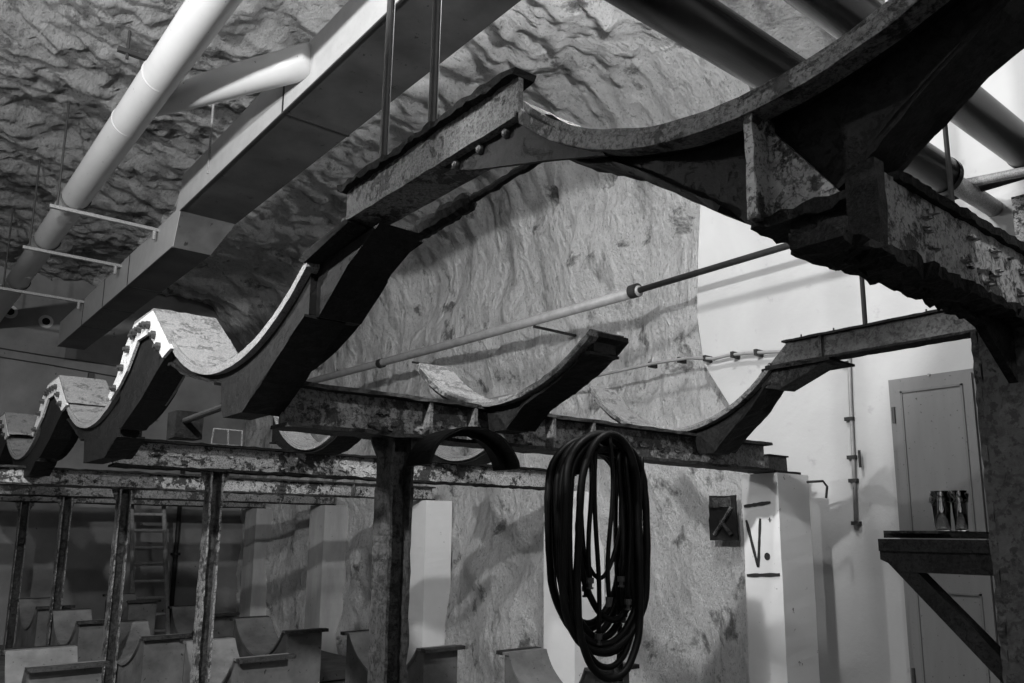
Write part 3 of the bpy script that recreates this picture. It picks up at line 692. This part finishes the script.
# ---------------------------------------------------------------- black glossy pipes upper right
r=root('black_pipe','lower glossy black pipe with a capped end near the right wall','pipe',(3,1.65,3.45))
obj('pipe_run',tube(NB(),[(-2,1.70,3.50),(4.34,1.70,3.50)],.098,48),M['pipe_black'],r,True)
obj('pipe_collar',tube(NB(),[(4.30,1.70,3.50),(4.345,1.70,3.50)],.101,48),M['pipe_black'],r)
obj('pipe_neck',tube(NB(),[(4.34,1.70,3.50),(5.0,1.70,3.50)],.05,32),M['galv'],r,True)
r=root('black_pipe','upper glossy black pipe crossing towards the top right wall','pipe',(3,1.6,3.9))
obj('pipe_run',tube(NB(),[(-2,1.50,3.75),(4.99,1.48,3.75)],.10,48),M['pipe_black'],r,True)
obj('pipe_collar',tube(NB(),[(4.9,1.48,3.75),(4.94,1.48,3.75)],.104,48),M['pipe_black'],r)
r=root('pipe_rail','pale galvanised rail beneath the black pipes by the right wall','rail',(4.6,1.5,3.5))
obj('rail_tube',tube(NB(),[(4.6,2.1,3.585),(4.6,.4,3.38)],.026,16),M['galv'],r,True)
obj('hanger_rod',tube(NB(),[(4.2,1.85,3.45),(4.2,1.85,3.80),(4.2,1.85,5.3)],.018,10),M['conduit'],r)
obj('clip',box(NB(),4.12,4.28,1.80,1.90,3.84,3.87),M['galv'],r)
obj('wall_post',jitter(slices(box(NB(),4.86,4.98,1.42,1.56,2.6,3.48),'z',.05),.004,20),M['steel_peel'],r)

# ---------------------------------------------------------------- wall pipes & conduits
r=root('wall_pipe','long painted pipe running along the rock wall, thicker on its far half','pipe',(4.7,6,3.52))
obj('pipe_run',tube(NB(),[(4.7,.5,3.525),(4.7,4.3,3.525)],.024,16),M['rod'],r,True)
obj('pipe_run',tube(NB(),[(4.7,4.2,3.52),(4.7,6.9,3.555),(4.7,9.0,3.60),(4.7,13.7,3.70)],.045,20),M['conduit'],r,True)
for y in (4.25,8.3,10.4): obj('coupling',tube(NB(),[(4.7,y-.04,3.53+.012*max(0,y-4.3)),(4.7,y+.04,3.53+.012*max(0,y-4.3))],.056,20),M['rod'],r)
for y in (2.2,5.5,7.6,9.6): obj('pipe_bracket',box(NB(),4.7,5.3 if y>4 else 5.01,y-.012,y+.012,3.47,3.49),M['rod'],r)
r=root('electrical_conduit','thin clipped conduit running level along the wall below the main pipe','conduit',(4.93,4,2.95))
pts=[(4.93,y,z) for y,z in ((2.3,2.83),(3.1,2.868),(3.4,2.905),(3.55,2.915),(3.67,2.909),(3.9,2.95),(4.26,2.963),(4.95,2.954),(6,2.94),(8,2.93))]
obj('conduit_tube',tube(NB(),[(x-(0 if y<3.9 else .02),y,z) for x,y,z in pts],.013,10),M['conduit'],r,True)
for y,z in ((3.3,2.895),(3.5,2.912),(3.75,2.925),(4.0,2.953),(4.3,2.962)): obj('clip',box(NB(),4.91,5.0,y-.012,y+.012,z-.022,z+.022),M['rod'],r)
r=root('electrical_conduit','vertical rusty conduit on the white wall left of the grey cupboard','conduit',(4.98,2.65,2.2))
obj('conduit_tube',tube(NB(),[(4.98,2.635,2.775),(4.98,2.645,2.5),(4.98,2.652,2.1),(4.98,2.665,1.64)],.012,10),M['conduit'],r,True)
for z in (2.72,2.35,2.10,1.95,1.68): obj('clip',box(NB(),4.965,5.0,2.635,2.69,z-.012,z+.012),M['rod'],r)
obj('drain_cock',tube(NB(),[(4.96,2.60,2.14),(4.96,2.60,2.03)],.009,8),M['rod'],r)
# small screw holes on white wall
# wall niche
r=root('wall_niche','dark rectangular recess with broken metal fittings beside the V. pillar','recess',(4.95,3.68,1.7))
bm=NB(); x0,x1,y0,y1,z0,z1=4.88,5.05,3.57,3.81,1.56,1.885
box(bm,4.985,5.0,y0,y1,z0,z1); jitter(slices(slices(bm,'y',.03),'z',.03),.006,20); obj('cavity',bm,M['hole'],r)
obj('metal_fitting',jitter(slices(box(NB(),4.97,4.995,3.60,3.79,1.80,1.87),'y',.03),.01,20),M['steel_dark'],r)
obj('broken_pipe',tube(NB(),[(4.975,3.76,1.60),(4.975,3.66,1.72),(4.975,3.60,1.80)],.015,8),M['steel_edge'],r)
obj('broken_pipe',tube(NB(),[(4.975,3.61,1.60),(4.975,3.70,1.70)],.015,8),M['steel_dark'],r)

# ---------------------------------------------------------------- end wall vents
for x,z,lab in ((1.49,4.79,'round vent high on the end wall, left one'),(1.97,4.72,'round vent high on the end wall, right one near the duct end')):
    rr=root('round_vent',lab,'vent',(x,13.78,z),'round vents on the end wall')
    bm=NB(); tube(bm,[(x,13.80,z),(x,13.775,z)],.10,28); obj('rim',bm,M['duct_side'],rr)
    obj('opening',tube(NB(),[(x,13.777,z),(x,13.768,z)],.055,24),M['hole'],rr)
rr=root('end_wall_cable','thin cable strung across the upper end wall','cable',(2,13.75,4.3))
obj('cable_run',tube(NB(),[(.6,13.77,4.25),(2,13.75,4.19),(3.4,13.77,4.16)],.008,6),M['bolt'],rr)
obj('cable_run',tube(NB(),[(.6,13.77,4.12),(2,13.75,4.06),(3.6,13.77,3.96)],.008,6),M['bolt'],rr)
obj('junction_box',box(NB(),2.62,2.70,13.72,13.80,3.86,4.0),M['bolt'],rr)

# ---------------------------------------------------------------- cupboard (door) on the white wall
r=root('tall_cupboard','tall grey wooden cupboard with a panelled door on the white wall','cupboard',(4.9,2.1,0))
obj('carcass',box(NB(),4.94,5.0,1.20,2.37,0.02,2.56),M['cupboard'],r)
d=obj('panelled_door',box(NB(),4.895,4.93,1.87,2.325,.06,2.53),M['cupboard'],r)
bm=NB()
for a,b_,c,e in ((1.92,2.28,2.46,2.472),(1.92,2.28,1.42,1.432),(1.92,1.932,1.42,2.472),(2.268,2.28,1.42,2.472),(1.92,2.28,1.28,1.292),(1.92,1.932,.14,1.292),(2.268,2.28,.14,1.292)):
    box(bm,4.887,4.897,a,b_,c,e)
obj('panel_moulding',bm,M['cupboard_dark'],d)
for z in (2.33,.8): obj('hinge',tube(NB(),[(4.889,2.328,z-.05),(4.889,2.328,z+.05)],.010,8),M['bolt'],d)
for y0_,y1_,x_ in ((1.825,1.865,4.91),(1.785,1.815,4.90),(1.752,1.775,4.89)): obj('frame_strip',box(NB(),x_,4.94,y0_,y1_,.02,2.5),M['cupboard_dark'],r)
d=obj('panelled_door',box(NB(),4.89,4.93,1.24,1.74,.06,2.53),M['cupboard_dark'],r)
obj('nail',tube(NB(),[(4.90,2.10,2.548),(4.88,2.10,2.548)],.008,8),M['galv'],r)

# ---------------------------------------------------------------- bracket shelf on the column + glasses
r=root('shelf_bracket','black triangular steel bracket with a shelf board on the near column','bracket',(1.57,.68,1.57))
bm=box(NB(),1.548,1.60,.575,.786,1.572,1.595); obj('upper_rail',bm,M['bracket'],r)
bm=prism(NB(),[(.575,1.534),(.735,1.534),(.786,1.556),(.786,1.574),(.575,1.574)],1.552,1.60,'x'); obj('lower_rail',bm,M['bracket'],r)
bm=prism(NB(),[(.775,1.552),(.735,1.552),(.585,1.395),(.585,1.35)],1.555,1.59,'x'); obj('diagonal_brace',bm,M['bracket'],r)
o=root('shelf_board','thin dark board lying on the column bracket under the glasses','board',(1.68,.72,1.60))
bm=prism(NB(),[(1.60,.585),(1.62,.81),(1.98,.86),(1.98,.60)],1.597,1.606,'z'); obj('board_panel',bm,M['bracket'],o)
bm=prism(NB(),[(1.59,.69),(1.60,.80),(1.93,.84),(1.90,.70)],1.606,1.611,'z'); obj('loose_strip',bm,M['steel_dark'],o)
def glass(label,x,y,z,h,r0,r1):
    bm=NB(); n=24
    prof_=[(0.0001,z),(r0,z),(r1,z+h),(r1-.0016,z+h),(r0-.0014,z+.006),(.0001,z+.006)]
    rings=[[bm.verts.new((x+p[0]*math.cos(2*PI*k/n),y+p[0]*math.sin(2*PI*k/n),p[1])) for k in range(n)] for p in prof_]
    for A,B in zip(rings,rings[1:]):
        for k in range(n): bm.faces.new((A[k],A[(k+1)%n],B[(k+1)%n],B[k]))
    rr=root('drinking_glass',label,'glass',(x,y,z),'glasses on the column shelf')
    obj('glass_body',bm,M['glass'],rr,True)
    bm=NB()
    for k in range(7):
        a=2*PI*k/7; pts=[(x+(r1+.0006)*math.cos(a+.25*math.sin(j*.8)),y+(r1+.0006)*math.sin(a+.25*math.sin(j*.8)),z+h*(.72+.22*j/7)) for j in range(8)]
        tube(bm,pts,.0014,5)
    obj('painted_pattern',bm,M['bolt'],rr)
glass('drinking glass with dark pattern, left of the two on the shelf',1.88,.805,1.612,.088,.016,.021)
glass('drinking glass with dark pattern, right of the two on the shelf',1.885,.768,1.612,.088,.013,.017)

# ---------------------------------------------------------------- floor cradles
def cradle(label,x0,w,ya,yb,zt=.76,sag=.27,gx=0):
    """ya near tip, yb far tip"""
    r=root('floor_cradle',label,'cradle',(x0+w/2,(ya+yb)/2,0),'low curved cradles on the floor')
    half=(yb-ya)/2; yc=(ya+yb)/2; e=.22
    hs=half-.10; R=(hs*hs+sag*sag)/(2*sag); zc_=zt-sag+R
    top=arc_pts(yc,zc_,R,yc-hs,yc+hs,26)
    bm=prism(NB(),[(ya+.03,0.01),(ya+.03,zt-.02)]+[(p[0],p[1]-.02) for p in top]+[(yb-.03,zt-.02),(yb-.03,0.01)],x0+.02,x0+w-.02,'x')
    slices(bm,'x',.09); jitter(bm,.004,9,x0); obj('concrete_block',bm,M['cradle_block'],r)
    up=[(ya-.02,zt+.0)]+top+[(yb+.02,zt)]
    bm=prism(NB(),up+[(p[0],p[1]-.018) for p in up[::-1]],x0,x0+w,'x'); slices(bm,'x',.08); jitter(bm,.0018,20,ya)
    obj('curved_sheet',bm,M['cradle_top'],r)
    for a_,b_ in ((ya-.035,ya+.03),(yb-.03,yb+.035)): obj('end_lip',box(NB(),x0-.008,x0+w+.008,a_,b_,zt-.022,zt+.004),M['steel_dark'],r)
cradle('cradle in the centre, sloping pale sheet left of its dark end block',3.0,.36,6.72,8.02)
cradle('cradle half hidden behind the scarred post right of the ladder',2.11,.38,5.46,6.65)
cradle('cradle split by the dark steel post',3.36,.34,5.15,6.40)
cradle('cradle right of centre at the bottom, under the hose coil',3.75,.36,3.78,4.75)
cradle('cradle at the bottom left corner with the palest sheet',.95,.45,5.85,6.85)
cradle('cradle in front of the ladder foot',1.92,.36,7.0,8.3)
cradle('cradle between the two leftmost posts',1.75,.36,8.5,9.8)
cradle('farthest dim cradle at the left edge',1.70,.36,10.3,11.6)
cradle('dim cradle seen between ladder and scarred post',2.88,.36,8.5,9.6)
cradle('dim cradle by the end wall, behind the ladder rungs',2.7,.36,10.6,11.8)
# low plinth by the wall
o=obj('low_plinth',jitter(slices(box(NB(),4.0,4.9,8.4,10.4,0,.10),'y',.2),.006,6),M['cradle_block']); tag(o,'low concrete ledge along the floor at the foot of the pale piers','ledge')

# ---------------------------------------------------------------- ladder
r=root('wooden_ladder','worn ladder leaning at the farthest cross beam','ladder',(3.6,13.1,0))
La,Lb=Vector((3.46,13.15,0)),Vector((3.16,12.76,2.20)); Ra,Rb=Vector((3.92,13.0,0)),Vector((3.60,12.76,2.20))
obj('side_rail',tube(NB(),[La,Lb],.032,8),M['ladder'],r); obj('side_rail',tube(NB(),[Ra,Rb],.032,8),M['ladder'],r)
for k in range(9):
    u=(.12+k*.25)/2.25; obj('rung',tube(NB(),[La+(Lb-La)*u,Ra+(Rb-Ra)*u],.022,8),M['ladder'],r)
o=root('drain_pipe','thin vertical pipe on the end wall right of the ladder','pipe',(4.1,13.7,0)); obj('pipe_run',tube(NB(),[(4.15,13.72,0.02),(4.15,13.72,2.6)],.035,12),M['rod'],o,True)
obj('pipe_bracket',box(NB(),4.09,4.21,13.68,13.8,1.2,1.24),M['rod'],o)

# ---------------------------------------------------------------- lights
def area(loc,target,size,power,sy=None):
    l=bpy.data.lights.new('lamp','AREA'); l.energy=power; l.size=size
    if sy: l.shape='RECTANGLE'; l.size_y=sy
    o=bpy.data.objects.new('lamp',l); C.objects.link(o); o.location=loc
    o.rotation_euler=(Vector(target)-Vector(loc)).to_track_quat('-Z','Y').to_euler(); return o
def pt(loc,power,rad=.06):
    l=bpy.data.lights.new('lamp','POINT'); l.energy=power; l.shadow_soft_size=rad
    o=bpy.data.objects.new('lamp',l); C.objects.link(o); o.location=loc; return o
pt((-.9,1.6,3.95),640,.07)       # bulb on the left, near
pt((.9,-.9,4.3),95,.08)          # bulb above and behind the visitor
pt((-1.2,4.8,3.85),175,.08)       # bulb on the left, over the aisle
pt((2.9,2.45,4.6),125,.10)       # bulb between the duct and the black pipes
w=bpy.data.worlds.new('w'); sc.world=w; w.use_nodes=True
w.node_tree.nodes['Background'].inputs[0].default_value=(.5,.5,.5,1); w.node_tree.nodes['Background'].inputs[1].default_value=.03

# ---------------------------------------------------------------- camera
f=806.;cy=387.;p=math.atan(146/806.);roll=math.radians(.5);a=math.radians(51.05)
Fh=Vector((math.cos(a),math.sin(a),0));Rh=Vector((math.sin(a),-math.cos(a),0));Zu=Vector((0,0,1))
fw=Fh*math.cos(p)+Zu*math.sin(p);up=-Fh*math.sin(p)+Zu*math.cos(p)
rr_=Rh*math.cos(roll)+up*math.sin(roll);uu=-Rh*math.sin(roll)+up*math.cos(roll)
cam=bpy.data.cameras.new('camera');co=bpy.data.objects.new('camera',cam);C.objects.link(co)
Mx=Matrix((rr_,uu,-fw)).transposed().to_4x4(); Mx.translation=Vector((0,0,1.6)); co.matrix_world=Mx
cam.sensor_fit='HORIZONTAL';cam.sensor_width=36;cam.lens=36*f/1024;cam.shift_y=(cy-341.5)/1024;cam.clip_start=.02
sc.camera=co
sc.view_settings.view_transform='Standard';sc.view_settings.look='None';sc.view_settings.gamma=1;sc.view_settings.use_curve_mapping=False
sc.view_settings.exposure=0.85
